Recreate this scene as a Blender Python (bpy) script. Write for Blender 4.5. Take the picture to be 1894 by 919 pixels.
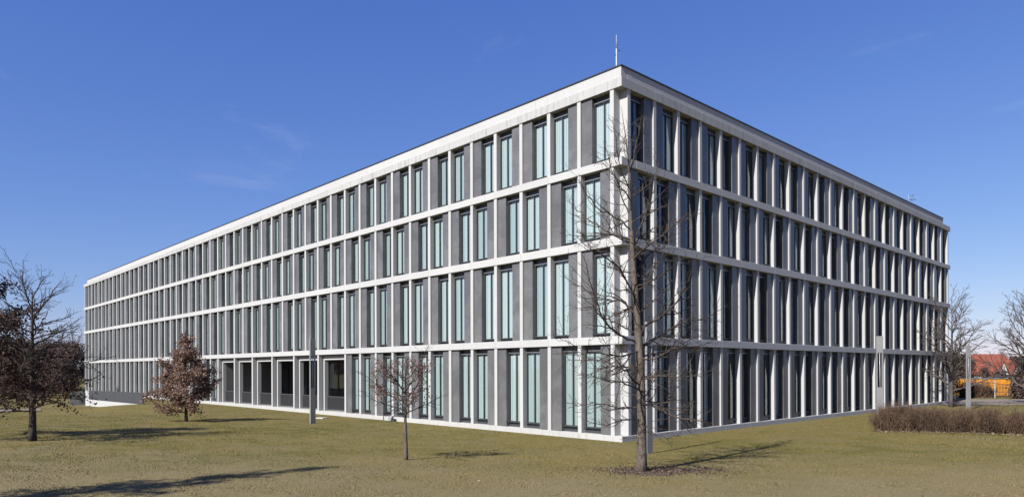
import bpy, math, random
import numpy as np
from mathutils import Vector

for o in list(bpy.data.objects):
    bpy.data.objects.remove(o, do_unlink=True)
S = bpy.context.scene
C = S.collection

# ------------------------------------------------------------------ camera
CX, CY, CZ, AZ, F = 17.53, -22.48, 2.95, -0.81719, 1288.4
W0, H0, PX0, HOR = 1894.0, 919.0, 950.0, 683.0
ROLL = math.radians(0.168)
cam = bpy.data.cameras.new('camera')
cam.sensor_width = 36.0
cam.lens = F / W0 * 36.0
cam.shift_x = -(PX0 - W0 / 2) / W0
cam.shift_y = (HOR - H0 / 2) / W0
cam.clip_end = 6000
cam_o = bpy.data.objects.new('camera', cam)
C.objects.link(cam_o)
cam_o.location = (CX, CY, CZ)
cam_o.rotation_mode = 'XYZ'
from mathutils import Matrix
cam_o.rotation_euler = (Matrix.Rotation(-AZ, 4, 'Z') @ Matrix.Rotation(math.radians(90), 4, 'X') @ Matrix.Rotation(-ROLL, 4, 'Z')).to_euler()
S.camera = cam_o
FW = np.array([math.sin(AZ), math.cos(AZ)])
RT = np.array([math.cos(AZ), -math.sin(AZ)])

# ------------------------------------------------------------------ sky and sun
SUN_EL = math.radians(39)
SUN_A = math.radians(6.2)      # light travels towards +y, turned this much to -x
LDIR = Vector((-math.sin(SUN_A) * math.cos(SUN_EL), math.cos(SUN_A) * math.cos(SUN_EL), -math.sin(SUN_EL)))
wd = bpy.data.worlds.new('World')
S.world = wd
wd.use_nodes = True
nt = wd.node_tree
nt.nodes.clear()
wo = nt.nodes.new('ShaderNodeOutputWorld')
bg = nt.nodes.new('ShaderNodeBackground')
sky = nt.nodes.new('ShaderNodeTexSky')
sky.sky_type = 'NISHITA'
sky.sun_disc = False
sky.sun_elevation = SUN_EL
to_sun = -LDIR
sky.sun_rotation = math.atan2(to_sun.x, to_sun.y)
sky.altitude = 200
sky.air_density = 1.0
sky.dust_density = 0.3
sky.ozone_density = 3.0
# faint cirrus
tc = nt.nodes.new('ShaderNodeTexCoord')
mp = nt.nodes.new('ShaderNodeMapping')
mp.inputs['Scale'].default_value = (1.6, 3.2, 9.0)
mp.inputs['Rotation'].default_value = (0.0, 0.0, 0.5)
nz = nt.nodes.new('ShaderNodeTexNoise')
nz.inputs['Scale'].default_value = 1.7
nz.inputs['Detail'].default_value = 7
nz.inputs['Roughness'].default_value = 0.62
nz.inputs['Distortion'].default_value = 0.5
rp = nt.nodes.new('ShaderNodeValToRGB')
rp.color_ramp.elements[0].position = 0.585
rp.color_ramp.elements[0].color = (0, 0, 0, 1)
rp.color_ramp.elements[1].position = 0.86
rp.color_ramp.elements[1].color = (0.20, 0.20, 0.20, 1)
mx = nt.nodes.new('ShaderNodeMixRGB')
mx.inputs['Color2'].default_value = (6.5, 7.2, 8.6, 1)
L = nt.links.new
# film-like colour response of the whole sky: each channel gain * (k*v)^power / k
sp_ = nt.nodes.new('ShaderNodeSeparateColor'); cb_ = nt.nodes.new('ShaderNodeCombineColor')
L(sky.outputs['Color'], sp_.inputs['Color'])
for ch, (gain, pw) in {'Red': (0.94, 1.05), 'Green': (0.86, 0.88), 'Blue': (1.055, 0.52)}.items():
    m1 = nt.nodes.new('ShaderNodeMath'); m1.operation = 'MULTIPLY'; m1.inputs[1].default_value = 0.108
    m2 = nt.nodes.new('ShaderNodeMath'); m2.operation = 'POWER'; m2.inputs[1].default_value = pw
    m3 = nt.nodes.new('ShaderNodeMath'); m3.operation = 'MULTIPLY'; m3.inputs[1].default_value = gain/0.108
    L(sp_.outputs[ch], m1.inputs[0]); L(m1.outputs[0], m2.inputs[0]); L(m2.outputs[0], m3.inputs[0]); L(m3.outputs[0], cb_.inputs[ch])
L(tc.outputs['Generated'], mp.inputs['Vector'])
L(mp.outputs['Vector'], nz.inputs['Vector'])
L(nz.outputs['Fac'], rp.inputs['Fac'])
L(cb_.outputs['Color'], mx.inputs['Color1'])
L(rp.outputs['Color'], mx.inputs['Fac'])
L(mx.outputs['Color'], bg.inputs['Color'])
L(bg.outputs['Background'], wo.inputs['Surface'])
bg.inputs['Strength'].default_value = 0.050

sun = bpy.data.lights.new('sun', 'SUN')
sun.energy = 5.0
sun.angle = math.radians(0.53)
sun.color = (1.0, 0.965, 0.91)
sun_o = bpy.data.objects.new('sun', sun)
C.objects.link(sun_o)
sun_o.rotation_euler = LDIR.to_track_quat('-Z', 'Y').to_euler()

vs = S.view_settings
vs.view_transform = 'Standard'
vs.look = 'None'
vs.exposure = 0.97
vs.gamma = 1.0
vs.use_curve_mapping = False
S.render.engine = 'CYCLES'
S.cycles.max_bounces = 8
S.cycles.transparent_max_bounces = 12
S.cycles.caustics_reflective = False
S.cycles.caustics_refractive = False

rng = np.random.default_rng(7)
random.seed(7)

# ------------------------------------------------------------------ geometry helpers
class Geo:
    """collects quads / tris of any number of simple pieces and builds ONE mesh"""
    def __init__(s):
        s.v, s.q, s.t, s.n = [], [], [], 0
    def add(s, v, q=None, t=None):
        v = np.asarray(v, float).reshape(-1, 3)
        if q is not None and len(q): s.q.append(np.asarray(q, int).reshape(-1, 4) + s.n)
        if t is not None and len(t): s.t.append(np.asarray(t, int).reshape(-1, 3) + s.n)
        s.v.append(v); s.n += len(v)
        return s
    def box(s, x0, x1, y0, y1, z0, z1):
        x0, x1 = min(x0, x1), max(x0, x1); y0, y1 = min(y0, y1), max(y0, y1); z0, z1 = min(z0, z1), max(z0, z1)
        v = [(x0,y0,z0),(x1,y0,z0),(x1,y1,z0),(x0,y1,z0),(x0,y0,z1),(x1,y0,z1),(x1,y1,z1),(x0,y1,z1)]
        return s.add(v, [(0,3,2,1),(4,5,6,7),(0,1,5,4),(1,2,6,5),(2,3,7,6),(3,0,4,7)])
    def bbox(s, x0, x1, y0, y1, z0, z1, b=0.006):
        """box with chamfered vertical and horizontal edges"""
        x0, x1 = min(x0, x1), max(x0, x1); y0, y1 = min(y0, y1), max(y0, y1); z0, z1 = min(z0, z1), max(z0, z1)
        vs_ = []
        def ring(i, z):
            return [(x0+b+0*i, y0+i, z), (x1-b, y0+i, z), (x1-i, y0+b, z), (x1-i, y1-b, z), (x1-b, y1-i, z), (x0+b, y1-i, z), (x0+i, y1-b, z), (x0+i, y0+b, z)]
        rings = [ring(b*0.99, z0), ring(0, z0+b), ring(0, z1-b), ring(b*0.99, z1)]
        v = [p for r in rings for p in r]
        q = []
        for k in range(3):
            for j in range(8):
                a, c = k*8+j, k*8+(j+1) % 8
                q.append((a, c, c+8, a+8))
        q += [(0,7,6,1),(1,6,5,2),(2,5,4,3)]
        q += [(24,25,30,31),(25,26,29,30),(26,27,28,29)]
        return s.add(v, q)
    def tube(s, pts, rad, k=5, cap=True):
        pts = np.asarray(pts, float); rad = np.asarray(rad, float); n = len(pts)
        tg = np.empty_like(pts)
        tg[1:-1] = pts[2:] - pts[:-2]; tg[0] = pts[1]-pts[0]; tg[-1] = pts[-1]-pts[-2]
        tg /= np.linalg.norm(tg, axis=1)[:, None] + 1e-9
        m = tg.mean(0)
        ref = np.array([0, 0, 1.0]) if abs(m[2]) < 0.8*np.linalg.norm(m)+1e-9 else np.array([1.0, 0.2, 0])
        a = np.cross(tg, ref); a /= np.linalg.norm(a, axis=1)[:, None] + 1e-9
        b = np.cross(tg, a)
        th = np.arange(k)*2*math.pi/k
        ring = pts[:, None, :] + rad[:, None, None]*(np.cos(th)[None, :, None]*a[:, None, :] + np.sin(th)[None, :, None]*b[:, None, :])
        i = np.arange(n-1)[:, None]*k; j = np.arange(k)[None, :]; j2 = (j+1) % k
        q = np.stack([i+j, i+k+j, i+k+j2, i+j2], -1).reshape(-1, 4)
        v = ring.reshape(-1, 3)
        t = None
        if cap:
            v = np.vstack([v, pts[-1:], pts[:1]])
            e = n*k
            t = [(e, (n-1)*k+(c+1) % k, (n-1)*k+c) for c in range(k)] + [(e+1, c, (c+1) % k) for c in range(k)]
        return s.add(v, q, t)
    def leaves(s, P, size, flat=0.0, aspect=0.55):
        """one folded diamond leaf (two triangles) at each point of P"""
        P = np.asarray(P); n = len(P)
        d = rng.normal(size=(n, 3)); d[:, 2] *= (1-flat); d /= np.linalg.norm(d, axis=1)[:, None]
        e = rng.normal(size=(n, 3)); e[:, 2] *= (1-flat); e -= (e*d).sum(1)[:, None]*d; e /= np.linalg.norm(e, axis=1)[:, None]
        u = np.cross(d, e)
        L_ = size*rng.uniform(0.6, 1.25, n)[:, None]
        w = L_*aspect*0.5
        v = np.stack([P, P+d*L_*0.5+e*w+u*L_*0.12, P+d*L_, P+d*L_*0.5-e*w+u*L_*0.12], 1).reshape(-1, 3)
        k = np.arange(n)[:, None]*4
        t = np.concatenate([k+np.array([0, 1, 2]), k+np.array([0, 2, 3])])
        return s.add(v, None, t)
    def mesh(s, name, mat, smooth=False):
        V = np.concatenate(s.v) if s.v else np.zeros((0, 3))
        Q = np.concatenate(s.q) if s.q else np.zeros((0, 4), int)
        T = np.concatenate(s.t) if s.t else np.zeros((0, 3), int)
        me = bpy.data.meshes.new(name)
        me.vertices.add(len(V)); me.vertices.foreach_set('co', V.astype(np.float32).ravel())
        nl = len(Q)*4+len(T)*3
        me.loops.add(nl); me.loops.foreach_set('vertex_index', np.concatenate([Q.ravel(), T.ravel()]).astype(np.int32))
        me.polygons.add(len(Q)+len(T))
        st = np.concatenate([np.arange(len(Q))*4, len(Q)*4+np.arange(len(T))*3]).astype(np.int32)
        me.polygons.foreach_set('loop_start', st)
        me.polygons.foreach_set('use_smooth', np.full(len(Q)+len(T), bool(smooth)))
        me.update(calc_edges=True)
        me.validate()
        if mat: me.materials.append(mat)
        return me

def obj(name, data, parent=None, loc=(0, 0, 0), rz=0.0):
    o = bpy.data.objects.new(name, data)
    C.objects.link(o)
    o.location = loc
    o.rotation_euler = (0, 0, rz)
    if parent: o.parent = parent
    return o
def tag(o, label, cat, group=None):
    o['label'] = label; o['category'] = cat
    if group: o['group'] = group
    return o
def thing(name, label, cat, loc=(0, 0, 0), rz=0.0, group=None):
    return tag(obj(name, None, None, loc, rz), label, cat, group)
def structure(o): o['kind'] = 'structure'; return o
def stuff(o, label=None, cat=None):
    o['kind'] = 'stuff'
    if label: o['label'] = label
    if cat: o['category'] = cat
    return o

def sstep(a, b, x):
    t = np.clip((x-a)/(b-a), 0, 1); return t*t*(3-2*t)
def ground_z(x, y):
    """lawn: level along the building, swelling gently towards the camera, falling away far behind on the right"""
    x = np.asarray(x, float); y = np.asarray(y, float)
    s = np.hypot(np.maximum(x, 0), np.maximum(-y, 0))
    z = 0.030*np.maximum(s-1.5, 0)*sstep(1.5, 6, s)
    z = np.where(s > 30, 0.855 - 0*s, z)
    z = z*(1-0.75*sstep(-18, -45, x))*(1-sstep(24, 50, y))
    z = z + 0.03*np.sin(x*0.43+1.0)*np.sin(y*0.37+0.4)*sstep(2, 6, s)
    z = z + 0.42*np.exp(-((x+38.2)**2+(y+7.6)**2)/(2*2.6**2))
    z = z - 3.2*sstep(78, 130, y)*sstep(-60, 10, x)
    return z
def on_ground(px, py):
    """the spot of the lawn that the camera sees at this place of the photograph"""
    t = (px-PX0)/F
    h = HOR - math.tan(ROLL)*(px-PX0)
    z = 0.0
    for _ in range(30):
        d = (CZ-z)*F/(py-h)
        p = np.array([CX, CY]) + FW*d + RT*t*d
        z = float(ground_z(p[0], p[1]))
    return np.array([p[0], p[1], z])
def at_depth(px, d, z=None):
    p = np.array([CX, CY]) + FW*d + RT*(px-PX0)/F*d
    return np.array([p[0], p[1], float(ground_z(p[0], p[1])) if z is None else z])
def at_px(px, py, d):
    p = np.array([CX, CY]) + FW*d + RT*(px-PX0)/F*d
    h = HOR - math.tan(ROLL)*(px-PX0)
    return np.array([p[0], p[1], CZ-(py-h)*d/F])
def depth_of(p): return float((p[0]-CX)*FW[0]+(p[1]-CY)*FW[1])

# ------------------------------------------------------------------ materials
def lin(r, g, b):
    f = lambda c: ((c/255+0.055)/1.055)**2.4 if c > 10 else c/255/12.92
    return (f(r), f(g), f(b), 1)
def mat(name, base, rough=0.7, spec=0.5, metal=0.0):
    m = bpy.data.materials.new(name); m.use_nodes = True
    p = m.node_tree.nodes['Principled BSDF']
    p.inputs['Base Color'].default_value = (*base[:3], 1)
    p.inputs['Roughness'].default_value = rough
    p.inputs['Specular IOR Level'].default_value = spec
    p.inputs['Metallic'].default_value = metal
    return m, m.node_tree, p
def N(t, typ, **kw):
    n = t.nodes.new(typ)
    for k, v in kw.items():
        if k in n.inputs: n.inputs[k].default_value = v
        else: setattr(n, k, v)
    return n
def noise(t, scale, detail=4, rough=0.55, vec=None, stretch=None, dist=0.0):
    n = N(t, 'ShaderNodeTexNoise', Scale=scale, Detail=detail, Roughness=rough, Distortion=dist)
    if vec is not None:
        if stretch:
            mpn = N(t, 'ShaderNodeMapping'); mpn.inputs['Scale'].default_value = stretch
            t.links.new(vec, mpn.inputs['Vector']); vec = mpn.outputs['Vector']
        t.links.new(vec, n.inputs['Vector'])
    return n.outputs['Fac']
def ramp(t, fac, stops):
    r = N(t, 'ShaderNodeValToRGB')
    el = r.color_ramp.elements
    while len(el) < len(stops): el.new(0.5)
    for e, (p, c) in zip(el, stops):
        e.position = p; e.color = (*c[:3], 1) if not isinstance(c, (int, float)) else (c, c, c, 1)
    t.links.new(fac, r.inputs['Fac'])
    return r.outputs['Color']
def mixc(t, fac, a, b, mode='MIX'):
    m = N(t, 'ShaderNodeMixRGB', blend_type=mode)
    for sock, v in ((m.inputs['Fac'], fac), (m.inputs['Color1'], a), (m.inputs['Color2'], b)):
        if hasattr(v, 'is_output'): t.links.new(v, sock)
        elif isinstance(v, (int, float)): sock.default_value = v
        else: sock.default_value = (*v[:3], 1)
    return m.outputs['Color']
def bump(t, p, h, strength=0.3, dist=0.01):
    b = N(t, 'ShaderNodeBump', Strength=strength, Distance=dist)
    t.links.new(h, b.inputs['Height']); t.links.new(b.outputs['Normal'], p.inputs['Normal'])
def geopos(t): return N(t, 'ShaderNodeNewGeometry').outputs['Position']
def objrand(t): return N(t, 'ShaderNodeObjectInfo').outputs['Random']

def concrete(name, base, stain, stain_amt):
    m, t, p = mat(name, base, 0.8, 0.3)
    pos = geopos(t)
    n1 = noise(t, 0.7, 5, 0.6, pos)
    n2 = noise(t, 1.0, 6, 0.65, pos, (5.0, 5.0, 0.45))      # vertical run marks
    n3 = noise(t, 14, 4, 0.6, pos)
    c = mixc(t, ramp(t, n1, [(0.35, 0.0), (0.7, 0.35)]), base, tuple(v*0.86 for v in base[:3]))
    c = mixc(t, ramp(t, n2, [(0.50, 0.0), (0.74, stain_amt)]), c, stain)
    c = mixc(t, ramp(t, n3, [(0.45, 0.0), (0.8, 0.16)]), c, tuple(v*0.6 for v in base[:3]))
    r = objrand(t)
    c = mixc(t, 1.0, c, ramp(t, r, [(0, (0.94, 0.94, 0.94)), (1, (1.0, 0.995, 0.985))]), 'MULTIPLY')
    t.links.new(c, p.inputs['Base Color'])
    bump(t, p, n3, 0.12, 0.01)
    return m
M = {}
M['concrete'] = concrete('light_concrete', (0.3625, 0.3629, 0.3608), (0.30, 0.295, 0.28), 0.42)
M['concrete_stained'] = concrete('stained_concrete', (0.3346, 0.334, 0.3299), (0.17, 0.165, 0.16), 0.85)
M['plinth'] = concrete('plinth_concrete', (0.3584, 0.3549, 0.3461), (0.22, 0.20, 0.15), 0.6)
M['parapet'] = concrete('parapet_render', (0.3664, 0.3668, 0.3648), (0.45, 0.44, 0.42), 0.2)

m, t, p = mat('dark_stone', (0.081, 0.081, 0.0828), 0.36, 0.5)
pos = geopos(t)
ri = N(t, 'ShaderNodeNewGeometry').outputs['Random Per Island']
n1 = noise(t, 0.55, 6, 0.62, pos, None, 0.6); n2 = noise(t, 5, 6, 0.7, pos, (1, 1, 0.6)); n4 = noise(t, 1.6, 4, 0.6, pos)
c = ramp(t, ri, [(0, (0.0594, 0.0594, 0.0603)), (0.35, (0.0792, 0.0788, 0.0801)), (0.7, (0.0954, 0.0945, 0.0963)), (0.92, (0.1125, 0.1116, 0.1134)), (1, (0.135, 0.1341, 0.1359))])
c = mixc(t, 0.45, c, ramp(t, objrand(t), [(0, (0.0648, 0.0648, 0.0666)), (1, (0.1152, 0.1143, 0.117))]))
c = mixc(t, ramp(t, n1, [(0.42, 0.0), (0.66, 0.55)]), c, (0.1485, 0.1476, 0.1512))
c = mixc(t, ramp(t, n4, [(0.50, 0.0), (0.68, 0.4)]), c, (0.0648, 0.0648, 0.0675))
c = mixc(t, ramp(t, n2, [(0.48, 0.0), (0.75, 0.35)]), c, (0.0558, 0.0558, 0.0585))
t.links.new(c, p.inputs['Base Color']); bump(t, p, n2, 0.06, 0.006)
M['stone'] = m

m, t, p = mat('anthracite_frame', (0.036, 0.039, 0.043), 0.35, 0.5); M['frame'] = m
m, t, p = mat('grey_aluminium', (0.30, 0.31, 0.32), 0.4, 0.5, 0.6); M['alu'] = m
m, t, p = mat('black_coping', (0.025, 0.027, 0.032), 0.45, 0.5); M['coping'] = m
m, t, p = mat('interior_dark', (0.05, 0.05, 0.052), 0.9, 0.2); M['interior'] = m
m, t, p = mat('roof_felt', (0.08, 0.08, 0.08), 0.95, 0.2); M['roof'] = m
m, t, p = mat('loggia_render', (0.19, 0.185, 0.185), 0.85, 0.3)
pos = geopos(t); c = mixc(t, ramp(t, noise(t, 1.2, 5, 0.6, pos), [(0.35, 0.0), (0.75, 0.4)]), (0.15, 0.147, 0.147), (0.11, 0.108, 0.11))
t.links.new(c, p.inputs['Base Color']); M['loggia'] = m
m, t, p = mat('railing_metal', (0.07, 0.068, 0.072), 0.5, 0.5, 0.2); M['railing'] = m

# glazing: tinted, partly mirror-like pane that lets light through
m = bpy.data.materials.new('window_glass'); m.use_nodes = True
t = m.node_tree; t.nodes.clear()
out = N(t, 'ShaderNodeOutputMaterial'); mixs = N(t, 'ShaderNodeMixShader')
tr = N(t, 'ShaderNodeBsdfTransparent'); tr.inputs['Color'].default_value = (0.925, 0.962, 0.962, 1)
gl = N(t, 'ShaderNodeBsdfGlossy'); gl.inputs['Roughness'].default_value = 0.015; gl.inputs['Color'].default_value = (0.92, 0.97, 0.98, 1)
lw = N(t, 'ShaderNodeLayerWeight'); lw.inputs['Blend'].default_value = 0.5
pw_ = N(t, 'ShaderNodeMath', operation='POWER'); pw_.inputs[1].default_value = 4.0
t.links.new(lw.outputs['Facing'], pw_.inputs[0])
fr = N(t, 'ShaderNodeMath', operation='MULTIPLY_ADD'); fr.inputs[1].default_value = 0.85; fr.inputs[2].default_value = 0.07
t.links.new(pw_.outputs[0], fr.inputs[0])
wv = noise(t, 0.8, 2, 0.5, geopos(t)); bb = N(t, 'ShaderNodeBump', Strength=0.05, Distance=0.05)
t.links.new(wv, bb.inputs['Height']); t.links.new(bb.outputs['Normal'], gl.inputs['Normal'])
t.links.new(fr.outputs[0], mixs.inputs['Fac']); t.links.new(tr.outputs[0], mixs.inputs[1]); t.links.new(gl.outputs[0], mixs.inputs[2])
t.links.new(mixs.outputs[0], out.inputs['Surface'])
M['glass'] = m

m, t, p = mat('blind_fabric', (0.6, 0.66, 0.65), 0.8, 0.2)
r = objrand(t)
c = ramp(t, r, [(0, (0.32, 0.365, 0.37)), (0.5, (0.40, 0.44, 0.445)), (1, (0.47, 0.50, 0.50))])
t.links.new(c, p.inputs['Base Color']); M['blind'] = m

def bark(name, a, b, sc=1.0):
    m, t, p = mat(name, a, 0.9, 0.2)
    pos = geopos(t)
    n = noise(t, 22*sc, 5, 0.65, pos, (1, 1, 0.22)); n2 = noise(t, 1.8, 4, 0.6, pos)
    c = mixc(t, ramp(t, n, [(0.35, 0.0), (0.65, 1.0)]), a, b)
    c = mixc(t, ramp(t, n2, [(0.5, 0.0), (0.75, 0.5)]), c, tuple(v*0.6 for v in a[:3]))
    t.links.new(c, p.inputs['Base Color']); bump(t, p, n, 0.6, 0.02)
    return m
M['bark'] = bark('grey_brown_bark', (0.0578, 0.0462, 0.0367), (0.1292, 0.1054, 0.085))
M['bark_dark'] = bark('dark_bark', (0.0238, 0.019, 0.0163), (0.0544, 0.0449, 0.0381))
M['twig'] = bark('twig_bark', (0.0374, 0.0286, 0.0245), (0.0748, 0.0598, 0.051))
M['limb'] = bark('dark_limb_bark', (0.0306, 0.0238, 0.0204), (0.068, 0.0558, 0.0476))
M['twig_far'] = bark('far_twig_bark', (0.051, 0.0422, 0.0394), (0.0952, 0.0782, 0.0714))
def leafmat(name, cols, rough=0.7):
    m, t, p = mat(name, cols[0], rough, 0.25)
    ri = N(t, 'ShaderNodeNewGeometry').outputs['Random Per Island']
    k = len(cols)-1
    c = ramp(t, ri, [(i/k, cc) for i, cc in enumerate(cols)])
    t.links.new(c, p.inputs['Base Color'])
    # thin leaves let some light through
    o_ = t.nodes['Material Output']
    ts = N(t, 'ShaderNodeBsdfTranslucent'); t.links.new(c, ts.inputs['Color'])
    ms = N(t, 'ShaderNodeMixShader'); ms.inputs['Fac'].default_value = 0.38
    t.links.new(p.outputs[0], ms.inputs[1]); t.links.new(ts.outputs[0], ms.inputs[2]); t.links.new(ms.outputs[0], o_.inputs['Surface'])
    return m
M['oak_leaf'] = leafmat('dry_oak_leaf', [(0.11, 0.062, 0.05), (0.18, 0.105, 0.08), (0.25, 0.165, 0.125), (0.34, 0.24, 0.19)])
M['dark_leaf'] = leafmat('dark_red_leaf', [(0.018, 0.010, 0.009), (0.036, 0.018, 0.014), (0.065, 0.034, 0.025), (0.13, 0.078, 0.055)])
M['rosy_leaf'] = leafmat('rosy_dry_leaf', [(0.13, 0.085, 0.075), (0.20, 0.13, 0.115), (0.26, 0.18, 0.155)])
M['hedge_leaf'] = leafmat('hedge_leaf', [(0.05, 0.03, 0.022), (0.085, 0.052, 0.035), (0.13, 0.085, 0.052), (0.19, 0.13, 0.08)])
M['hedge_twig'] = bark('hedge_twig', (0.042, 0.026, 0.018), (0.11, 0.072, 0.045), 0.1)
M['litter'] = leafmat('leaf_litter', [(0.12, 0.085, 0.05), (0.20, 0.15, 0.09), (0.32, 0.27, 0.18)])
M['wood_leaf'] = leafmat('woodland_leaf', [(0.05, 0.034, 0.030), (0.09, 0.062, 0.052), (0.15, 0.108, 0.088)])
M['evergreen'] = leafmat('evergreen', [(0.035, 0.04, 0.025), (0.06, 0.06, 0.035), (0.075, 0.065, 0.045)])

# ------------------------------------------------------------------ ground
def worn(t, pos):
    """drier, straw-coloured turf on the open middle of the lawn, away from the building; ragged by noise"""
    d_ = N(t, 'ShaderNodeVectorMath', operation='DOT_PRODUCT'); d_.inputs[1].default_value = (0.62, -0.78, 0)
    t.links.new(pos, d_.inputs[0])
    a_ = N(t, 'ShaderNodeMath', operation='MULTIPLY_ADD'); a_.inputs[1].default_value = 0.055; a_.inputs[2].default_value = -0.28
    t.links.new(d_.outputs['Value'], a_.inputs[0])
    b_ = N(t, 'ShaderNodeMath', operation='ADD'); t.links.new(a_.outputs[0], b_.inputs[0]); t.links.new(noise(t, 0.22, 6, 0.68, pos, None, 0.5), b_.inputs[1])
    return ramp(t, b_.outputs[0], [(0.55, 0.0), (1.05, 0.62)])
m, t, p = mat('winter_lawn', (0.0727, 0.0593, 0.0184), 0.95, 0.15)
pos = geopos(t)
n1 = noise(t, 0.10, 4, 0.6, pos, None, 0.4); n2 = noise(t, 0.9, 6, 0.7, pos); n3 = noise(t, 9, 4, 0.7, pos)
c = ramp(t, n1, [(0.30, (0.0618, 0.0613, 0.013)), (0.5, (0.1053, 0.0858, 0.0247)), (0.68, (0.1507, 0.1132, 0.0398))])
c = mixc(t, ramp(t, n2, [(0.40, 0.0), (0.64, 0.85)]), c, (0.1613, 0.1218, 0.0439))
c = mixc(t, ramp(t, n3, [(0.42, 0.0), (0.66, 0.7)]), c, (0.0546, 0.0505, 0.0114))
c = mixc(t, ramp(t, noise(t, 0.33, 5, 0.65, pos, (1, 1.6, 1), 0.8), [(0.46, 0.0), (0.62, 0.75)]), c, (0.1152, 0.0952, 0.0421))
c = mixc(t, worn(t, pos), c, (0.1533, 0.1225, 0.07))
t.links.new(c, p.inputs['Base Color']); bump(t, p, n3, 0.5, 0.05)
M['lawn'] = m
m, t, p = mat('mulch', (0.05, 0.035, 0.028), 0.95, 0.15)
pos = geopos(t)
c = ramp(t, noise(t, 18, 5, 0.7, pos), [(0.35, (0.045, 0.032, 0.025)), (0.6, (0.095, 0.07, 0.055)), (0.8, (0.16, 0.12, 0.09))])
c = mixc(t, ramp(t, noise(t, 2.2, 5, 0.7, pos), [(0.54, 0.0), (0.66, 0.85)]), c, (0.12, 0.10, 0.055))
t.links.new(c, p.inputs['Base Color']); M['mulch'] = m
m, t, p = mat('pale_gravel', (0.2, 0.18, 0.16), 0.95, 0.2)
pos = geopos(t)
c = ramp(t, noise(t, 2.5, 6, 0.7, pos), [(0.3, (0.10, 0.082, 0.062)), (0.7, (0.21, 0.178, 0.145))])
t.links.new(c, p.inputs['Base Color']); M['gravel'] = m

def axis(lo, hi, step, far):
    a = list(np.arange(lo, hi+0.01, step)); k = step
    b = [a[-1]];  
    while b[-1] < far: k *= 1.25; b.append(b[-1]+k)
    k = step; c_ = [a[0]]
    while c_[-1] > -far: k *= 1.25; c_.append(c_[-1]-k)
    return np.array(c_[:0:-1]+a+b[1:])
gx = axis(-70, 40, 0.6, 3500); gy = axis(-45, 90, 0.6, 3500)
GX, GY = np.meshgrid(gx, gy, indexing='ij')
GV = np.stack([GX, GY, ground_z(GX, GY)], -1).reshape(-1, 3)
ii, jj = np.meshgrid(np.arange(len(gx)-1), np.arange(len(gy)-1), indexing='ij')
k0 = (ii*len(gy)+jj).ravel()
GQ = np.stack([k0, k0+len(gy), k0+len(gy)+1, k0+1], -1)
ground = obj('ground', Geo().add(GV, GQ).mesh('ground', M['lawn'], True))
structure(ground)

def patch(name, outline, z, material):
    """flat irregular sheet lying on the lawn, cut into rings so that it follows the slope"""
    outline = np.array(outline); c0 = outline.mean(0); n = len(outline)
    rings = [c0+(outline-c0)*f_ for f_ in (0.25, 0.5, 0.75, 1.0)]
    V = [c0]+[q_ for r_ in rings for q_ in r_]
    V = np.array(V); V = np.c_[V, ground_z(V[:, 0], V[:, 1])+z]
    V[-n:, 2] -= z*0.9
    T = [(0, 1+k, 1+(k+1) % n) for k in range(n)]
    Q = [(1+r_*n+k, 1+(r_+1)*n+k, 1+(r_+1)*n+(k+1) % n, 1+r_*n+(k+1) % n) for r_ in range(3) for k in range(n)]
    return structure(obj(name, Geo().add(V, Q, T).mesh(name, material, True)))

# grass blades, nobody could count them
def grass(n, dmin, dmax, hb):
    d = dmin*(dmax/dmin)**rng.random(n)
    s = rng.uniform(-0.86, 0.86, n)
    x = CX+FW[0]*d+RT[0]*s*d; y = CY+FW[1]*d+RT[1]*s*d
    keep = ~((x < 0.35) & (y > -0.35))
    x, y, d = x[keep], y[keep], d[keep]
    tuft = np.sin(x*1.7+np.sin(y*2.1)*1.5)*np.sin(y*1.9+np.sin(x*1.3)*1.7)
    keep = rng.random(len(x)) < 0.65+0.35*tuft
    x, y, d = x[keep], y[keep], d[keep]
    n = len(x); z = ground_z(x, y)
    h = hb*rng.uniform(0.4, 1.3, n)*(0.8+0.3*np.clip(tuft[keep], -1, 1)); a = rng.uniform(0, 2*math.pi, n); w = rng.uniform(0.005, 0.011, n)*np.clip(d/16, 1, 2.2)
    lean = rng.normal(0, 0.6, (n, 2))*h[:, None]
    b0 = np.stack([x+np.cos(a)*w, y+np.sin(a)*w, z-0.004], -1); b1 = np.stack([x-np.cos(a)*w, y-np.sin(a)*w, z-0.004], -1)
    tp = np.stack([x+lean[:, 0], y+lean[:, 1], z+h], -1)
    return Geo().add(np.stack([b0, b1, tp], 1).reshape(-1, 3), None, np.arange(n*3).reshape(-1, 3))
m, t, p = mat('grass_blade', (0.067, 0.0566, 0.0148), 0.8, 0.2)
ri = N(t, 'ShaderNodeNewGeometry').outputs['Random Per Island']; pos = geopos(t)
c1 = ramp(t, ri, [(0, (0.0533, 0.0592, 0.0104)), (0.45, (0.0963, 0.0923, 0.0195)), (0.75, (0.1608, 0.1252, 0.0411)), (1, (0.2323, 0.1815, 0.0708))])
c2 = ramp(t, noise(t, 0.10, 4, 0.6, pos, None, 0.4), [(0.32, (0.0688, 0.0732, 0.0138)), (0.66, (0.166, 0.1252, 0.0465))])
c = mixc(t, 0.68, c1, c2); c = mixc(t, ramp(t, noise(t, 0.33, 5, 0.65, pos, (1, 1.6, 1), 0.8), [(0.46, 0.0), (0.62, 0.7)]), c, (0.1291, 0.1046, 0.047)); c = mixc(t, worn(t, pos), c, (0.163, 0.1302, 0.074)); t.links.new(c, p.inputs['Base Color']); M['blade'] = m
go = obj('lawn_grass', grass(380000, 11.5, 62, 0.030).mesh('lawn_grass', M['blade']))
stuff(go, 'short olive and straw coloured winter grass covering the lawn', 'grass')

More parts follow.
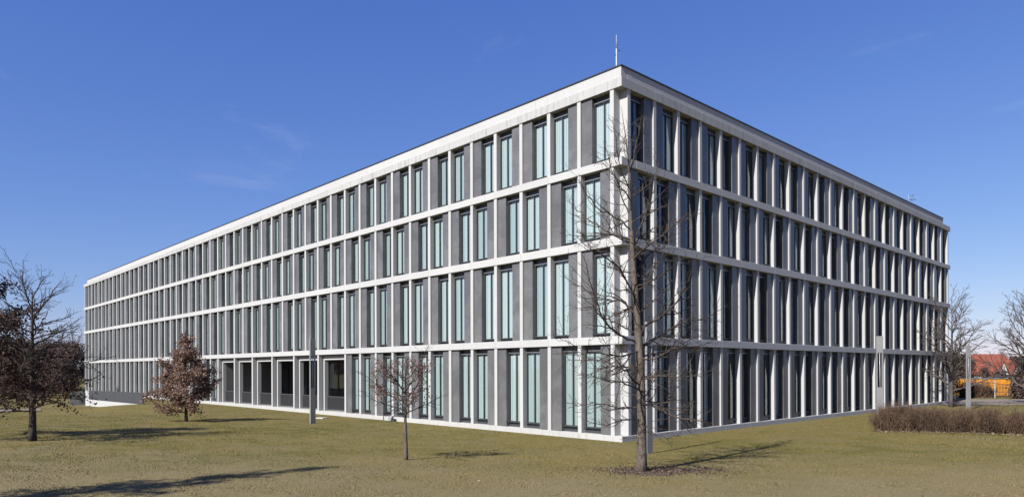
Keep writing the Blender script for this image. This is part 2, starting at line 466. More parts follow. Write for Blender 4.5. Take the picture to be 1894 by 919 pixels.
# ------------------------------------------------------------------ the building
PITCH, C0 = 1.8, 0.535
NL, NR = 51, 24
LEN_L, LEN_R = 2*C0+NL*PITCH, 2*C0+NR*PITCH
BANDS = [(-0.35, 0.23), (3.97, 4.30), (7.99, 8.34), (11.23, 11.56), (14.40, 14.79)]
STOREY = [(0.23, 3.97), (4.30, 7.99), (8.34, 11.23), (11.56, 14.40)]
LOG0, LOG1 = 12, 24            # loggia between these columns of the long front
b = thing('office_building', 'long four-storey pale concrete office block with dark stone panels between tall windows', 'building')

def side_box(g, side, u0, u1, w0, w1, z0, z1, bev=0.0):
    """u runs along a front away from the near corner, w into the building"""
    a = (-u0, -u1, w0, w1) if side == 0 else (-w0, -w1, u0, u1)
    (g.bbox(*a, z0, z1, bev) if bev else g.box(*a, z0, z1))
_cache = {}
def side_obj(name, key, side, u, z, boxes, material, parent, bev=0.0):
    """piece whose boxes (u0,u1,w0,w1,z0,z1) are relative to u, z; alike pieces share mesh data"""
    k = (name, side)+key
    if k not in _cache:
        g = Geo()
        for bx_ in boxes: side_box(g, side, *bx_, bev)
        _cache[k] = g.mesh(name, material)
    loc = (-u, 0, z) if side == 0 else (0, u, z)
    return obj(name, _cache[k], parent, loc)

# floor bands, plinth, parapet: precast pieces two bays long
for side, (n, ln) in enumerate(((NL, LEN_L), (NR, LEN_R))):
    for lvl, (z0, z1) in enumerate(BANDS):
        cuts = [0.0 if side == 0 else 0.96]
        off = lvl % 2
        for k in range(1+off, n, 2): cuts.append(C0+PITCH*k)
        cuts.append(ln)
        w0 = -0.02 if lvl == 0 else (0.0)
        mt = M['plinth'] if lvl == 0 else (M['concrete_stained'] if lvl == 4 else M['concrete'])
        for a_, c_ in zip(cuts[:-1], cuts[1:]):
            if c_-a_ < 0.2: continue
            depth = 0.95
            side_obj('plinth' if lvl == 0 else 'floor_band', (lvl, round(c_-a_, 3)), side, a_, 0,
                     [(0.003, c_-a_-0.003, w0, depth, z0, z1)], mt, b, 0.008)
    # parapet stands 0.1 m back and stops short of the far end
    cuts = [0.10 if side == 0 else 0.52]
    for k in range(2, n, 4): cuts.append(C0+PITCH*k+0.9)
    cuts = [q_ for q_ in cuts if q_ < ln-2.2]+[ln-1.6]
    for a_, c_ in zip(cuts[:-1], cuts[1:]):
        side_obj('parapet_panel', (round(c_-a_, 3),), side, a_, 0, [(0.003, c_-a_-0.003, 0.10, 0.50, 14.785, 15.26)], M['parapet'], b, 0.006)
    side_obj('coping', (), side, 0.07 if side == 0 else 0.56, 0, [(0, ln-1.6-(0.07 if side == 0 else 0.56)+0.03, 0.065, 0.55, 15.262, 15.325)], M['coping'], b, 0.008)

# columns
for side, n in enumerate((NL, NR)):
    for st, (z0, z1) in enumerate(STOREY):
        for k in range(n+1):
            if side == 0 and st == 0 and LOG0 < k < LOG1 and (k-LOG0) % 2: continue
            end = k == 0 or k == n
            side_obj('column', (st, end), side, C0+PITCH*k, 0, [(-0.1, 0.1, 0.035, 0.50 if end else 0.345, z0-0.004, z1+0.004)], M['concrete'], b, 0.006)

# bays
PW = 0.585                      # stone panel width
CL = PITCH-0.2                  # clear width between columns
def stone_courses(h):
    z = 0.012; cuts = []
    hh = (1.24 if h > 3.2 else 0.95)
    while z < h-0.05:
        z2 = min(z+hh, h-0.012)
        if h-0.012-z2 < 0.4: z2 = h-0.012
        cuts.append((z, z2-0.003)); z = z2
    return cuts
for side, n in enumerate((NL, NR)):
    near_n = 26 if side == 0 else 15
    for st, (z0, z1) in enumerate(STOREY):
        h = z1-z0
        for k in range(n):
            if side == 0 and st == 0 and LOG0 <= k < LOG1: continue
            u = C0+PITCH*k+0.1
            wn = (k+st) % 2 == 1              # window next to the column nearer the corner
            if wn: wu0, wu1, pu0, pu1 = 0.004, CL-PW, CL-PW, CL-0.004
            else:  wu0, wu1, pu0, pu1 = PW, CL-0.004, 0.004, PW
            key = (st, wn)
            side_obj('stone_panel', key, side, u, z0, [(pu0+0.003, pu1-0.003, 0.11, 0.40, c0_, c1_) for c0_, c1_ in stone_courses(h)], M['stone'], b, 0.0015)
            sb = 0.24 if st == 0 else 0.14    # bottom of the window
            ht = h-0.25                       # underside of the blind box
            fw_ = 0.03; mid = (wu0+wu1)/2
            fr_b = [(wu0, wu0+fw_, 0.285, 0.36, sb, ht), (wu1-fw_, wu1, 0.285, 0.36, sb, ht),
                    (wu0+fw_, wu1-fw_, 0.285, 0.36, sb, sb+fw_), (wu0+fw_, wu1-fw_, 0.285, 0.36, ht-fw_, ht),
                    (mid-0.020, mid+0.020, 0.28, 0.36, sb+fw_, ht-fw_),
                    (wu0, wu1, 0.30, 0.42, ht+0.002, h), (wu0, wu1, 0.31, 0.42, 0, sb-0.002)]
            w = side_obj('window', key, side, u, z0, fr_b, M['frame'], b)
            def sub(name, boxes, mt, extra=()):
                kk = (name, side)+key+extra
                if kk not in _cache:
                    g = Geo()
                    for bx_ in boxes: side_box(g, side, *bx_)
                    _cache[kk] = g.mesh(name, mt)
                return obj(name, _cache[kk], w)
            near = k < near_n
            if near:
                sub('pane', [(wu0+fw_-0.003, mid-0.018, 0.322, 0.330, sb+fw_-0.003, ht-fw_+0.003)], M['glass'], (0,))
                sub('pane', [(mid+0.018, wu1-fw_+0.003, 0.322, 0.330, sb+fw_-0.003, ht-fw_+0.003)], M['glass'], (1,))
                sub('sill', [(wu0+0.004, wu1-0.004, 0.20, 0.284, sb-0.03, sb)], M['frame'])
                sub('head_trim', [(wu0+0.003, wu1-0.003, 0.262, 0.2995, ht+0.004, ht+0.032)], M['alu'])
            else:
                sub('pane', [(wu0+fw_-0.003, wu1-fw_+0.003, 0.3605, 0.368, sb+fw_-0.003, ht-fw_+0.003)], M['glass'])
            # vertical-lamella blind behind the glass
            if side == 0:
                frac = 1.0; rng.random()
            else:
                q_ = rng.random(); frac = 0.0 if q_ < 0.40 else (0.45 if q_ < 0.72 else 1.0)
            if frac:
                kk = ('blind', side, frac)+key
                if kk not in _cache:
                    g = Geo(); ns = int(9*frac)
                    a0 = wu0+0.005; sw = (wu1-wu0-0.022)*frac/ns
                    for q_ in range(ns):
                        ua, ub = a0+q_*sw, a0+(q_+1)*sw+0.012
                        wa, wb = 0.374, 0.386
                        P4 = [(ua, wa, sb+0.02), (ub, wb, sb+0.02), (ub, wb, ht-0.02), (ua, wa, ht-0.02)]
                        P4 = [(-u_, w_, z_) if side == 0 else (-w_, u_, z_) for u_, w_, z_ in P4]
                        g.add(P4, [(0, 1, 2, 3)])
                    _cache[kk] = g.mesh('blind', M['blind'])
                obj('blind', _cache[kk], w)

# core behind the fronts: upper storeys in one block, ground floor leaving the loggia open
def part_box(name, boxes, mt, parent=b, bev=0.0):
    g = Geo()
    for bx_ in boxes: (g.bbox(*bx_, bev) if bev else g.box(*bx_))
    return obj(name, g.mesh(name, mt), parent)
xl0, xl1 = C0+PITCH*LOG0, C0+PITCH*LOG1
part_box('core', [(-LEN_L+0.9, -0.9, 0.9, LEN_R-0.9, 4.05, 14.7)], M['interior'])
part_box('core', [(-xl0+0.12, -0.9, 0.9, LEN_R-0.9, -0.2, 4.04)], M['interior'])
part_box('core', [(-LEN_L+0.9, -xl1-0.12, 0.9, LEN_R-0.9, -0.2, 4.04)], M['interior'])
part_box('roof', [(-LEN_L+0.3, -0.52, 0.52, LEN_R-0.3, 14.70, 14.86)], M['roof'])
# loggia: floor, side walls, ceiling, glazed back wall
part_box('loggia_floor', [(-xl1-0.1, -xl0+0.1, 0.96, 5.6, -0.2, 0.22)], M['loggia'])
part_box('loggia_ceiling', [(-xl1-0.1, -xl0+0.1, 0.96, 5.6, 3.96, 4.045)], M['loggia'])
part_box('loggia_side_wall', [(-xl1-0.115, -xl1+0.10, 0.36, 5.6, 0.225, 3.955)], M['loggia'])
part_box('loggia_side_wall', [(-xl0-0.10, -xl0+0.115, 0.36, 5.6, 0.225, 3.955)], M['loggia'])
part_box('loggia_back_wall', [(-xl1, -xl0, 5.62, 6.0, 0.2, 3.96)], M['interior'])
kk = 0
for k in range(LOG0, LOG1):
    x_ = -(C0+PITCH*k)-0.1
    g = Geo(); x1_ = x_-1.6
    g.box(x1_-0.09, x1_, 5.5, 5.58, 0.222, 3.958); g.box(x1_, x_, 5.5, 5.58, 3.6, 3.958); g.box(x1_, x_, 5.5, 5.58, 0.222, 0.3)
    w = obj('glazed_door', g.mesh('glazed_door', M['frame']), b)
    obj('pane', Geo().box(x1_+0.002, x_-0.002, 5.53, 5.538, 0.302, 3.598).mesh('pane', M['glass']), w)
for k in range(LOG0, LOG1, 2):
    u0_, u1_ = C0+PITCH*k+0.104, C0+PITCH*(k+2)-0.104
    side_obj('portal_frame', (), 0, u0_, 0, [(0.10, 0.24, 0.33, 0.62, 0.232, 3.62), (u1_-u0_-0.24, u1_-u0_-0.10, 0.33, 0.62, 0.232, 3.62), (0.10, u1_-u0_-0.10, 0.33, 0.62, 3.622, 3.88)], M['concrete'], b, 0.006)
    rl = side_obj('railing', (), 0, u0_, 0, [(0.245, u1_-u0_-0.245, 0.53, 0.57, 1.16, 1.20), (0.245, u1_-u0_-0.245, 0.53, 0.57, 0.30, 0.33)], M['railing'], b)
    ln = u1_-u0_-0.49
    nb = 34
    for q_ in range(nb):
        kk_ = ('bar', 0)
        if kk_ not in _cache:
            _cache[kk_] = Geo().box(-0.012, 0.012, 0.525, 0.575, 0.331, 1.159).mesh('bar', M['railing'])
        obj('bar', _cache[kk_], rl, (-(0.245+(q_+0.5)*ln/nb), 0, 0))

# ------------------------------------------------------------------ trees
def unit(v): v = np.asarray(v, float); return v/(np.linalg.norm(v)+1e-9)
def limb_path(p0, d, L_, n, wob, up, r):
    """wandering polyline; up > 0 bends it towards the sky"""
    pts = [np.array(p0, float)]; d = unit(d)
    for k in range(n):
        d = unit(d + r.normal(0, wob, 3) + np.array([0, 0, up]))
        pts.append(pts[-1]+d*L_/n)
    return np.array(pts)
def sub_branches(g, path, rad, level, r, cfg, tips):
    """grow side twigs from a limb, recursively"""
    L_ = np.linalg.norm(np.diff(path, axis=0), axis=1).sum()
    cnt, t0, ratio, ang, n, wob, up = cfg['lv'][level]
    cnt = max(1, int(cnt*min(1.0, L_/cfg.get('ref', 1.5)) + r.random()))
    seg = len(path)-1
    for c_ in range(cnt):
        tt = t0+(1-t0)*(c_+r.random())/cnt
        f_ = tt*seg; i_ = min(int(f_), seg-1); p0 = path[i_]+(path[i_+1]-path[i_])*(f_-i_)
        d = unit(path[i_+1]-path[i_])
        q_ = r.normal(size=3); q_ -= q_@d*d; q_ = unit(q_)
        a_ = math.radians(ang*r.uniform(0.65, 1.3))
        d2 = d*math.cos(a_)+q_*math.sin(a_)
        d2[2] = d2[2]*(0.8)+0.05
        l2 = L_*ratio*r.uniform(0.55, 1.2)*(1.15-0.75*tt)
        if l2 < cfg.get('minl', 0.08): continue
        path2 = limb_path(p0, d2, l2, n, wob, up, r)
        rr0 = min(np.interp(tt, np.linspace(0, 1, len(rad)), rad)*0.7, l2*0.022+cfg['rmin'])
        rad2 = np.linspace(rr0, cfg['rmin'], n+1)
        g.tube(path2, rad2, 4 if rr0 > 0.012 else 3, False)
        if level+1 < len(cfg['lv']): sub_branches(g, path2, rad2, level+1, r, cfg, tips)
        tips.append(path2[-1]); tips.append(path2[n//2])

def straight_trunk(p, H, r0, lean, r, n=12, top_r=0.012):
    t_ = np.linspace(0, 1, n)
    pts = np.c_[p[0]+lean[0]*t_+np.cumsum(r.normal(0, 0.012*H/10, n))*(t_ > 0), p[1]+lean[1]*t_+np.cumsum(r.normal(0, 0.012*H/10, n))*(t_ > 0), p[2]-0.1+(H+0.1)*t_]
    rad = top_r+(r0-top_r)*(1-t_)**0.85
    rad[0] *= 1.25
    return pts, rad
def tree(name, label, p, H, r0, nlimb, t0, limb_len, elev, cfg, bark_m, twig_m, seed, leaf=None, lean=(0, 0), group=None, split=True, cat='tree', trunk_top=1.0, up=0.03, extra=None):
    r = np.random.default_rng(seed)
    T_ = thing(name, label, cat, tuple(p), 0, group)
    pts, rad = straight_trunk((0, 0, 0), H*trunk_top, r0, lean, r)
    obj('trunk', Geo().tube(pts, rad, 9).mesh('trunk', bark_m, True), T_)
    tips = []
    gl_ = Geo()
    az0 = r.uniform(0, 6.28)
    for k in range(nlimb):
        tt = t0+(0.985-t0)*((k+0.5*r.random())/nlimb)**0.92
        f_ = tt*(len(pts)-1); i_ = min(int(f_), len(pts)-2); p0 = pts[i_]+(pts[i_+1]-pts[i_])*(f_-i_)
        rt_ = np.interp(tt, np.linspace(0, 1, len(rad)), rad)
        a_ = az0+k*2.39996+r.normal(0, 0.3)
        e_ = math.radians(elev(tt)+r.normal(0, 7))
        d = np.array([math.cos(a_)*math.cos(e_), math.sin(a_)*math.cos(e_), math.sin(e_)])
        l_ = limb_len(tt)*r.uniform(0.75, 1.15)
        path = limb_path(p0, d, l_, 8, 0.10, up, r)
        rr = min(rt_*0.62, cfg.get('limb', 0.014)*l_+cfg['rmin']*2)
        rd = cfg['rmin']+(rr-cfg['rmin'])*np.linspace(1, 0, 9)**0.8
        gg = Geo() if split else gl_
        gg.tube(path, rd, 5, False)
        sub_branches(gg, path, rd, 0, r, cfg, tips)
        if split: obj('branch', gg.mesh('branch', twig_m, True), T_)
    if not split: obj('crown', gl_.mesh('crown', twig_m, True), T_)
    if leaf:
        lm, cnt, size, spread, sel = leaf
        tp = np.array([q_ for q_ in tips if sel(q_)])
        if len(tp):
            P_ = tp[r.integers(0, len(tp), cnt)]+r.normal(0, spread, (cnt, 3))
            o_ = obj('leaves', Geo().leaves(P_, size).mesh('leaves', lm), T_); o_['kind'] = 'stuff'
    return T_

TW = dict(lv=[(9, 0.15, 0.42, 48, 5, 0.16, 0.05), (6, 0.15, 0.5, 45, 4, 0.2, 0.05), (3, 0.2, 0.5, 40, 3, 0.2, 0.03)], rmin=0.0032, ref=2.0)

# the tall bare tree in front of the corner
def big_tree():
    r = np.random.default_rng(11)
    base = on_ground(1186, 872)
    D = depth_of(base)
    T_ = thing('bare_tree', 'tall leafless tree with spreading bare branches in mulch before the building corner', 'tree', tuple(base))
    loc = lambda px, py, dd=0.0: at_px(px, py, D+dd)-base
    tp = [(1186, 876), (1186, 850), (1187, 790), (1185, 700), (1181, 620), (1176, 550), (1172, 494), (1169, 440), (1166, 380), (1164, 304), (1158, 250), (1150, 196)]
    pts = np.array([loc(*q_) for q_ in tp]); pts[0, 2] = -0.15
    rad = np.array([0.185, 0.140, 0.118, 0.110, 0.100, 0.085, 0.070, 0.056, 0.040, 0.024, 0.013, 0.005])
    obj('trunk', Geo().tube(pts, rad, 12).mesh('trunk', M['bark'], True), T_)
    cfg = dict(lv=[(17, 0.12, 0.40, 52, 6, 0.24, 0.05), (8, 0.12, 0.48, 50, 4, 0.28, 0.05), (4, 0.2, 0.5, 45, 3, 0.25, 0.02)], rmin=0.0042, ref=2.2, minl=0.07)
    zz = pts[:, 2]
    # limbs traced from the photograph, each with its own depth
    traced = [
        ([(1178, 634), (1150, 622), (1128, 606), (1112, 578), (1100, 548), (1088, 505), (1078, 470)], 0.034, -0.5),
        ([(1186, 606), (1212, 592), (1242, 570), (1264, 542), (1278, 512), (1290, 470)], 0.036, -0.5),
        ([(1180, 584), (1152, 553), (1130, 556), (1103, 548), (1070, 528), (1036, 508)], 0.030, 0.7),
        ([(1176, 560), (1150, 498), (1126, 478), (1096, 462), (1066, 440)], 0.026, -0.9),
        ([(1171, 456), (1132, 432), (1098, 412), (1072, 392), (1048, 368)], 0.026, 0.5),
        ([(1168, 424), (1140, 400), (1106, 387), (1084, 358), (1068, 322)], 0.022, -0.4),
        ([(1173, 452), (1196, 392), (1208, 352), (1216, 318), (1222, 290)], 0.024, 0.6),
        ([(1166, 400), (1146, 350), (1132, 312), (1122, 276)], 0.020, 0.3),
        ([(1165, 352), (1148, 310), (1140, 262), (1134, 216)], 0.017, -0.3),
        ([(1165, 320), (1176, 276), (1184, 244), (1190, 214)], 0.015, 0.4),
        ([(1183, 648), (1150, 660), (1110, 654), (1072, 646), (1030, 622)], 0.026, -1.0),
        ([(1186, 660), (1216, 652), (1256, 646), (1296, 640), (1336, 618)], 0.026, 0.8),
        ([(1187, 690), (1150, 682), (1106, 664), (1064, 668), (1040, 655)], 0.024, 0.5),
        ([(1186, 702), (1224, 694), (1262, 700), (1296, 690), (1320, 684)], 0.022, -0.6),
        ([(1186, 724), (1152, 706), (1118, 704), (1090, 690)], 0.022, -1.1),
        ([(1187, 748), (1150, 758), (1108, 744), (1070, 750), (1046, 742)], 0.022, 0.4),
        ([(1187, 740), (1218, 745), (1252, 738), (1282, 742)], 0.020, 0.9),
        ([(1186, 772), (1156, 776), (1120, 786), (1086, 780)], 0.018, -0.5),
        ([(1187, 782), (1210, 800), (1236, 810), (1262, 806)], 0.016, -0.6),
        ([(1187, 806), (1168, 812), (1148, 806)], 0.010, 0.3),
        ([(1185, 640), (1216, 620), (1262, 596), (1310, 588), (1350, 560)], 0.026, 0.9),
        ([(1178, 530), (1206, 520), (1240, 500), (1270, 470)], 0.022, -0.8),
        ([(1174, 500), (1200, 470), (1232, 446), (1262, 410)], 0.022, 0.9),
    ]
    for path, r0, dd in traced:
        n = len(path)
        P_ = np.array([loc(px, py, dd*2.2*(i_/(n-1))) for i_, (px, py) in enumerate(path)])
        # resample with a slight wander
        tt = np.linspace(0, n-1, 3*n); P2 = np.stack([np.interp(tt, np.arange(n), P_[:, c_]) for c_ in range(3)], -1)
        P2[1:-1] = (P2[:-2]+2*P2[1:-1]+P2[2:])/4
        P2[1:] += r.normal(0, 0.018, P2[1:].shape)
        rd = 0.004+(r0-0.004)*np.linspace(1, 0, len(P2))**0.8
        g = Geo().tube(P2, rd, 6, False)
        sub_branches(g, P2, rd, 0, r, cfg, [])
        obj('branch', g.mesh('branch', M['limb'], True), T_)
    # the limbs that point to and away from the camera
    for k in range(26):
        tt = 0.16+0.80*(k+r.random())/26
        z_ = tt*zz[-1]; p0 = np.array([np.interp(z_, zz, pts[:, c_]) for c_ in range(3)]); rr = np.interp(z_, zz, rad)
        a_ = k*2.4+r.normal(0, .3); e_ = math.radians(4+58*max(0, tt-0.35)+r.normal(0, 8))
        l_ = (2.0 if tt < 0.6 else 2.0*(1.08-tt)/0.48)*r.uniform(0.7, 1.15)
        d = np.array([math.cos(a_)*math.cos(e_), math.sin(a_)*math.cos(e_), math.sin(e_)])
        path = limb_path(p0, d, l_, 8, 0.13, 0.03, r)
        r0 = min(rr*0.5, 0.024*l_/2+0.004); rd = 0.0035+(r0-0.0035)*np.linspace(1, 0, 9)**0.8
        g = Geo().tube(path, rd, 5, False)
        sub_branches(g, path, rd, 0, r, cfg, [])
        obj('branch', g.mesh('branch', M['twig'], True), T_)
    return base
BT = big_tree()

# mulch bed round its foot and chips on it
th = np.linspace(0, 2*math.pi, 40, endpoint=False)
rt2, fw2 = RT, FW
ol = []
for a_ in th:
    ra = 0.88+0.2*math.sin(3*a_+1)+0.14*math.sin(7*a_)+0.1*math.sin(13*a_+2)
    ol.append(BT[:2]+rt2*(0.45+1.55*ra*math.cos(a_))+fw2*(0.15+0.95*ra*math.sin(a_)))
patch('mulch_bed', ol, 0.018, M['mulch'])
n = 3000
a_ = rng.uniform(0, 6.283, n); q_ = np.abs(rng.normal(0, 0.75, n))
P_ = BT[None, :2]+rt2[None]*(0.45+1.5*q_*np.cos(a_))[:, None]+fw2[None]*(0.15+0.85*q_*np.sin(a_))[:, None]
P_ = np.c_[P_, ground_z(P_[:, 0], P_[:, 1])+0.025]
mc = leafmat('mulch_chip', [(0.035, 0.025, 0.02), (0.075, 0.05, 0.04), (0.14, 0.10, 0.075), (0.26, 0.2, 0.14)])
stuff(obj('mulch_chips', Geo().leaves(P_, 0.06, 0.6).mesh('mulch_chips', mc)), 'dark bark chips and dry leaves round the tall tree foot', 'mulch')

# small bare tree with a flat rosy crown
p = on_ground(750, 850); d_ = depth_of(p); hh = (850-660)*d_/F
tree('young_tree', 'small young tree with thin trunk and rosy dry leaves before the long front', p, hh*0.86, 0.068, 17, 0.50,
     lambda t_: 1.75*(1.1-0.45*t_), lambda t_: 10+62*(t_-0.45),
     dict(lv=[(13, 0.12, 0.42, 46, 5, 0.2, 0.08), (8, 0.12, 0.5, 45, 4, 0.22, 0.05)], rmin=0.004, ref=1.4, limb=0.009),
     M['bark'], M['bark_dark'], 23, (M['rosy_leaf'], 1500, 0.075, 0.05, lambda q_: 1.75 < q_[2] < 2.95 and np.hypot(q_[0]+0.15, q_[1]) < 0.95 and (np.sin(q_[0]*5)+np.sin(q_[1]*6)+np.sin(q_[2]*7)) > -0.6), (-0.06, 0.03))
# conical oak keeping its brown leaves
p = on_ground(344, 779); d_ = depth_of(p); hh = (779-612)*d_/F
tree('young_oak', 'conical young oak still holding rust brown leaves left of the loggia', p, hh, 0.085, 46, 0.10,
     lambda t_: 1.75*min(1.0, (1.04-t_)*1.35)*(0.68+0.32*min(1, t_/0.3)), lambda t_: 8+40*t_,
     dict(lv=[(8, 0.2, 0.40, 45, 4, 0.18, 0.03), (4, 0.2, 0.5, 45, 3, 0.2, 0.02)], rmin=0.004, ref=1.2),
     M['bark_dark'], M['twig'], 5, (M['oak_leaf'], 10500, 0.145, 0.10, lambda q_: True))
# dark oak near the left edge
p = on_ground(60, 815); d_ = depth_of(p); hh = (815-468)*d_/F
DL_ = d_
tree('dark_oak', 'dark trunked oak near the left edge with bare top and leafy lower limbs', p, hh*0.80, 0.128, 38, 0.20,
     lambda t_: 2.55*(1.12-0.45*t_), lambda t_: 4+62*max(0, t_-0.3),
     dict(lv=[(13, 0.12, 0.42, 48, 5, 0.18, 0.05), (8, 0.12, 0.5, 45, 4, 0.22, 0.05), (4, 0.2, 0.5, 40, 3, 0.2, 0.03)], rmin=0.005, ref=2.0, limb=0.010),
     M['bark_dark'], M['bark_dark'], 31, (M['dark_leaf'], 2500, 0.12, 0.10, lambda q_: q_[2] < 4.4 and (q_[2] < 2.2 or (q_@np.array([RT[0], RT[1], 0])) < 0.2)), (0.1, 0.0))
# leafy oak whose crown reaches in from beyond the left edge
p = at_depth(-52, 25.5); hh = 6.9
tree('leafy_oak', 'dense dark red leafy oak cut off by the left edge', p, hh, 0.15, 40, 0.14,
     lambda t_: 2.4*min(1.0, (1.06-t_)*1.6), lambda t_: 6+40*t_,
     dict(lv=[(8, 0.2, 0.42, 45, 4, 0.18, 0.03), (5, 0.2, 0.5, 45, 3, 0.2, 0.02)], rmin=0.005, ref=1.4),
     M['bark_dark'], M['bark_dark'], 37, (M['dark_leaf'], 13000, 0.13, 0.11, lambda q_: True))
# a tall oak outside the frame on the left: its shadow lies across the foreground
tip_ = on_ground(640, 861); p = tip_[:2]-np.array([LDIR.x, LDIR.y])/math.hypot(LDIR.x, LDIR.y)*10.3/math.tan(SUN_EL); p = np.array([p[0], p[1], float(ground_z(*p))])
tree('tall_oak', 'tall leafy oak beyond the left edge shading the near lawn', p, 10.0, 0.2, 44, 0.16,
     lambda t_: 1.7*min(1.0, (1.04-t_)*1.5), lambda t_: 10+45*t_,
     dict(lv=[(8, 0.2, 0.42, 45, 4, 0.18, 0.03), (4, 0.2, 0.5, 45, 3, 0.2, 0.02)], rmin=0.005, ref=1.4),
     M['bark_dark'], M['bark_dark'], 41, (M['dark_leaf'], 6500, 0.14, 0.12, lambda q_: True))

# bare trees beyond the right-hand end
far_cfg = dict(lv=[(12, 0.10, 0.46, 42, 5, 0.13, 0.05), (9, 0.10, 0.5, 40, 4, 0.16, 0.04), (4, 0.2, 0.5, 38, 3, 0.16, 0.03)], rmin=0.009, ref=2.5)
p = at_depth(1759, 53); 
tree('bare_tree', 'leafless tree with rising fan of twigs at the far right building end', p, (745-560)*53/F, 0.15, 24, 0.16,
     lambda t_: 4.0*(1.1-0.5*t_), lambda t_: 22+38*t_, far_cfg, M['twig_far'], M['twig_far'], 51, None, (0.1, 0))
p = at_depth(1900, 55)
tree('bare_tree', 'leafless tree cut off by the right edge near the orange container', p, (745-560)*55/F, 0.16, 24, 0.16,
     lambda t_: 4.3*(1.1-0.5*t_), lambda t_: 20+40*t_, far_cfg, M['twig_far'], M['twig_far'], 57, None, (-0.1, 0))

# woodland behind the left end: single trees of two kinds
wood_labels = ['brown woodland tree behind the dark oak, nearest the building end', 'brown woodland tree second from the building end', 'brown woodland tree third from the building end', 'brown woodland tree fourth from the building end',
               'brown woodland tree fifth from the building end', 'brown woodland tree nearest the left edge', 'low brown thicket tree below the woodland on the left', 'low brown thicket tree beside the grey gate', 'low brown thicket tree at the left edge']
wcfg = dict(lv=[(8, 0.12, 0.46, 42, 4, 0.15, 0.05), (6, 0.12, 0.5, 42, 3, 0.18, 0.04)], rmin=0.013, ref=2.5)
for k, (px, d_, top) in enumerate([(134, 112, 598), (114, 104, 612), (92, 108, 616), (68, 100, 618), (42, 106, 622), (12, 98, 616), (84, 82, 668), (116, 79, 660), (20, 78, 676)]):
    p = at_depth(px, d_); H_ = CZ+(686-top)*d_/F
    low = k > 5
    tree('woodland_tree', wood_labels[k], p, H_*0.85, 0.18 if not low else 0.1, 20, 0.12 if not low else 0.04,
         (lambda t_, H_=H_: H_*0.42*(1.1-0.5*t_)), lambda t_: 20+42*t_, wcfg, M['bark_dark'], M['twig'], 60+k,
         (M['wood_leaf'], 6500 if not low else 3600, 0.3 if not low else 0.24, 0.3, lambda q_: q_[2] < (6.0 if k % 2 else 7.2)), group='woodland behind the left end', split=False)

# ------------------------------------------------------------------ hedges
def hedge(name, label, A, B, depth, height, ntw, nleaf, seed, lsize=0.05, dens_front=True, tw_m='hedge_twig', lf_m='hedge_leaf', rmin=0.004):
    r = np.random.default_rng(seed)
    A = np.array(A[:2]); B = np.array(B[:2]); ax = B-A; ln = np.linalg.norm(ax); ax = ax/ln
    nr = np.array([-ax[1], ax[0]])
    if nr@FW < 0: nr = -nr
    T_ = thing(name, label, 'hedge', (A[0], A[1], float(ground_z(*A))))
    z0 = float(ground_z(*A))
    g = Geo()
    for k in range(ntw):
        u_ = r.uniform(0, ln); v_ = depth*r.random()
        q_ = A+ax*u_+nr*v_
        hh = height*(0.82+0.16*math.sin(u_*1.3+1)*math.sin(u_*0.47+v_*1.1)+0.1*r.normal())
        e_ = min(u_, ln-u_, v_+0.15, depth-v_+0.15); hh *= min(1, 0.5+e_*1.0)
        p0 = np.array([q_[0]-A[0], q_[1]-A[1], float(ground_z(*q_))-z0-0.03])
        dx = r.normal(0, 0.30, 2); hh *= 1.3 if r.random() < 0.06 else 1.0
        p2 = p0+np.array([dx[0]*hh, dx[1]*hh, hh]); p1 = (p0+p2)/2+r.normal(0, 0.06, 3)
        g.tube([p0, p1, p2], [rmin*1.7, rmin*1.2, rmin*0.6], 3, False)
        for j in range(3):
            s_ = r.uniform(0.35, 0.95); pp = p0+(p2-p0)*s_; e3 = pp+np.array([*r.normal(0, 0.11, 2), r.uniform(0.02, 0.2)])*height
            g.tube([pp, e3], [rmin, rmin*0.5], 3, False)
    obj('twigs', g.mesh('twigs', M[tw_m]), T_)['kind'] = 'stuff'
    u_ = r.uniform(0, ln, nleaf); v_ = r.uniform(0, depth, nleaf)**1.0
    hh = height*(0.74+0.16*np.sin(u_*1.3+1)*np.sin(u_*0.47+v_*1.1)); hh *= np.minimum(1, 0.5+np.minimum.reduce([u_, ln-u_, v_+0.15, depth-v_+0.15]))
    P_ = A[None]+ax[None]*u_[:, None]+nr[None]*v_[:, None]
    z_ = ground_z(P_[:, 0], P_[:, 1])-z0+hh*r.random(nleaf)**0.8
    P_ = np.c_[P_-A[None], z_]
    obj('leaves', Geo().leaves(P_, lsize).mesh('leaves', M[lf_m]), T_)['kind'] = 'stuff'
    return T_
h1, h2 = on_ground(1614, 798), on_ground(1858, 803)
hedge('low_hedge', 'low brown leafless hedge on the lawn beside the right lamp stele', h1, h2, 1.7, 1.06, 5200, 6500, 71, 0.06, rmin=0.006)
h3, h4 = on_ground(1862, 803), on_ground(1960, 806)
hedge('low_hedge', 'darker end clump of low brown hedge at the right edge', h3, h4, 1.5, 0.86, 2000, 4200, 73, 0.06, rmin=0.006)
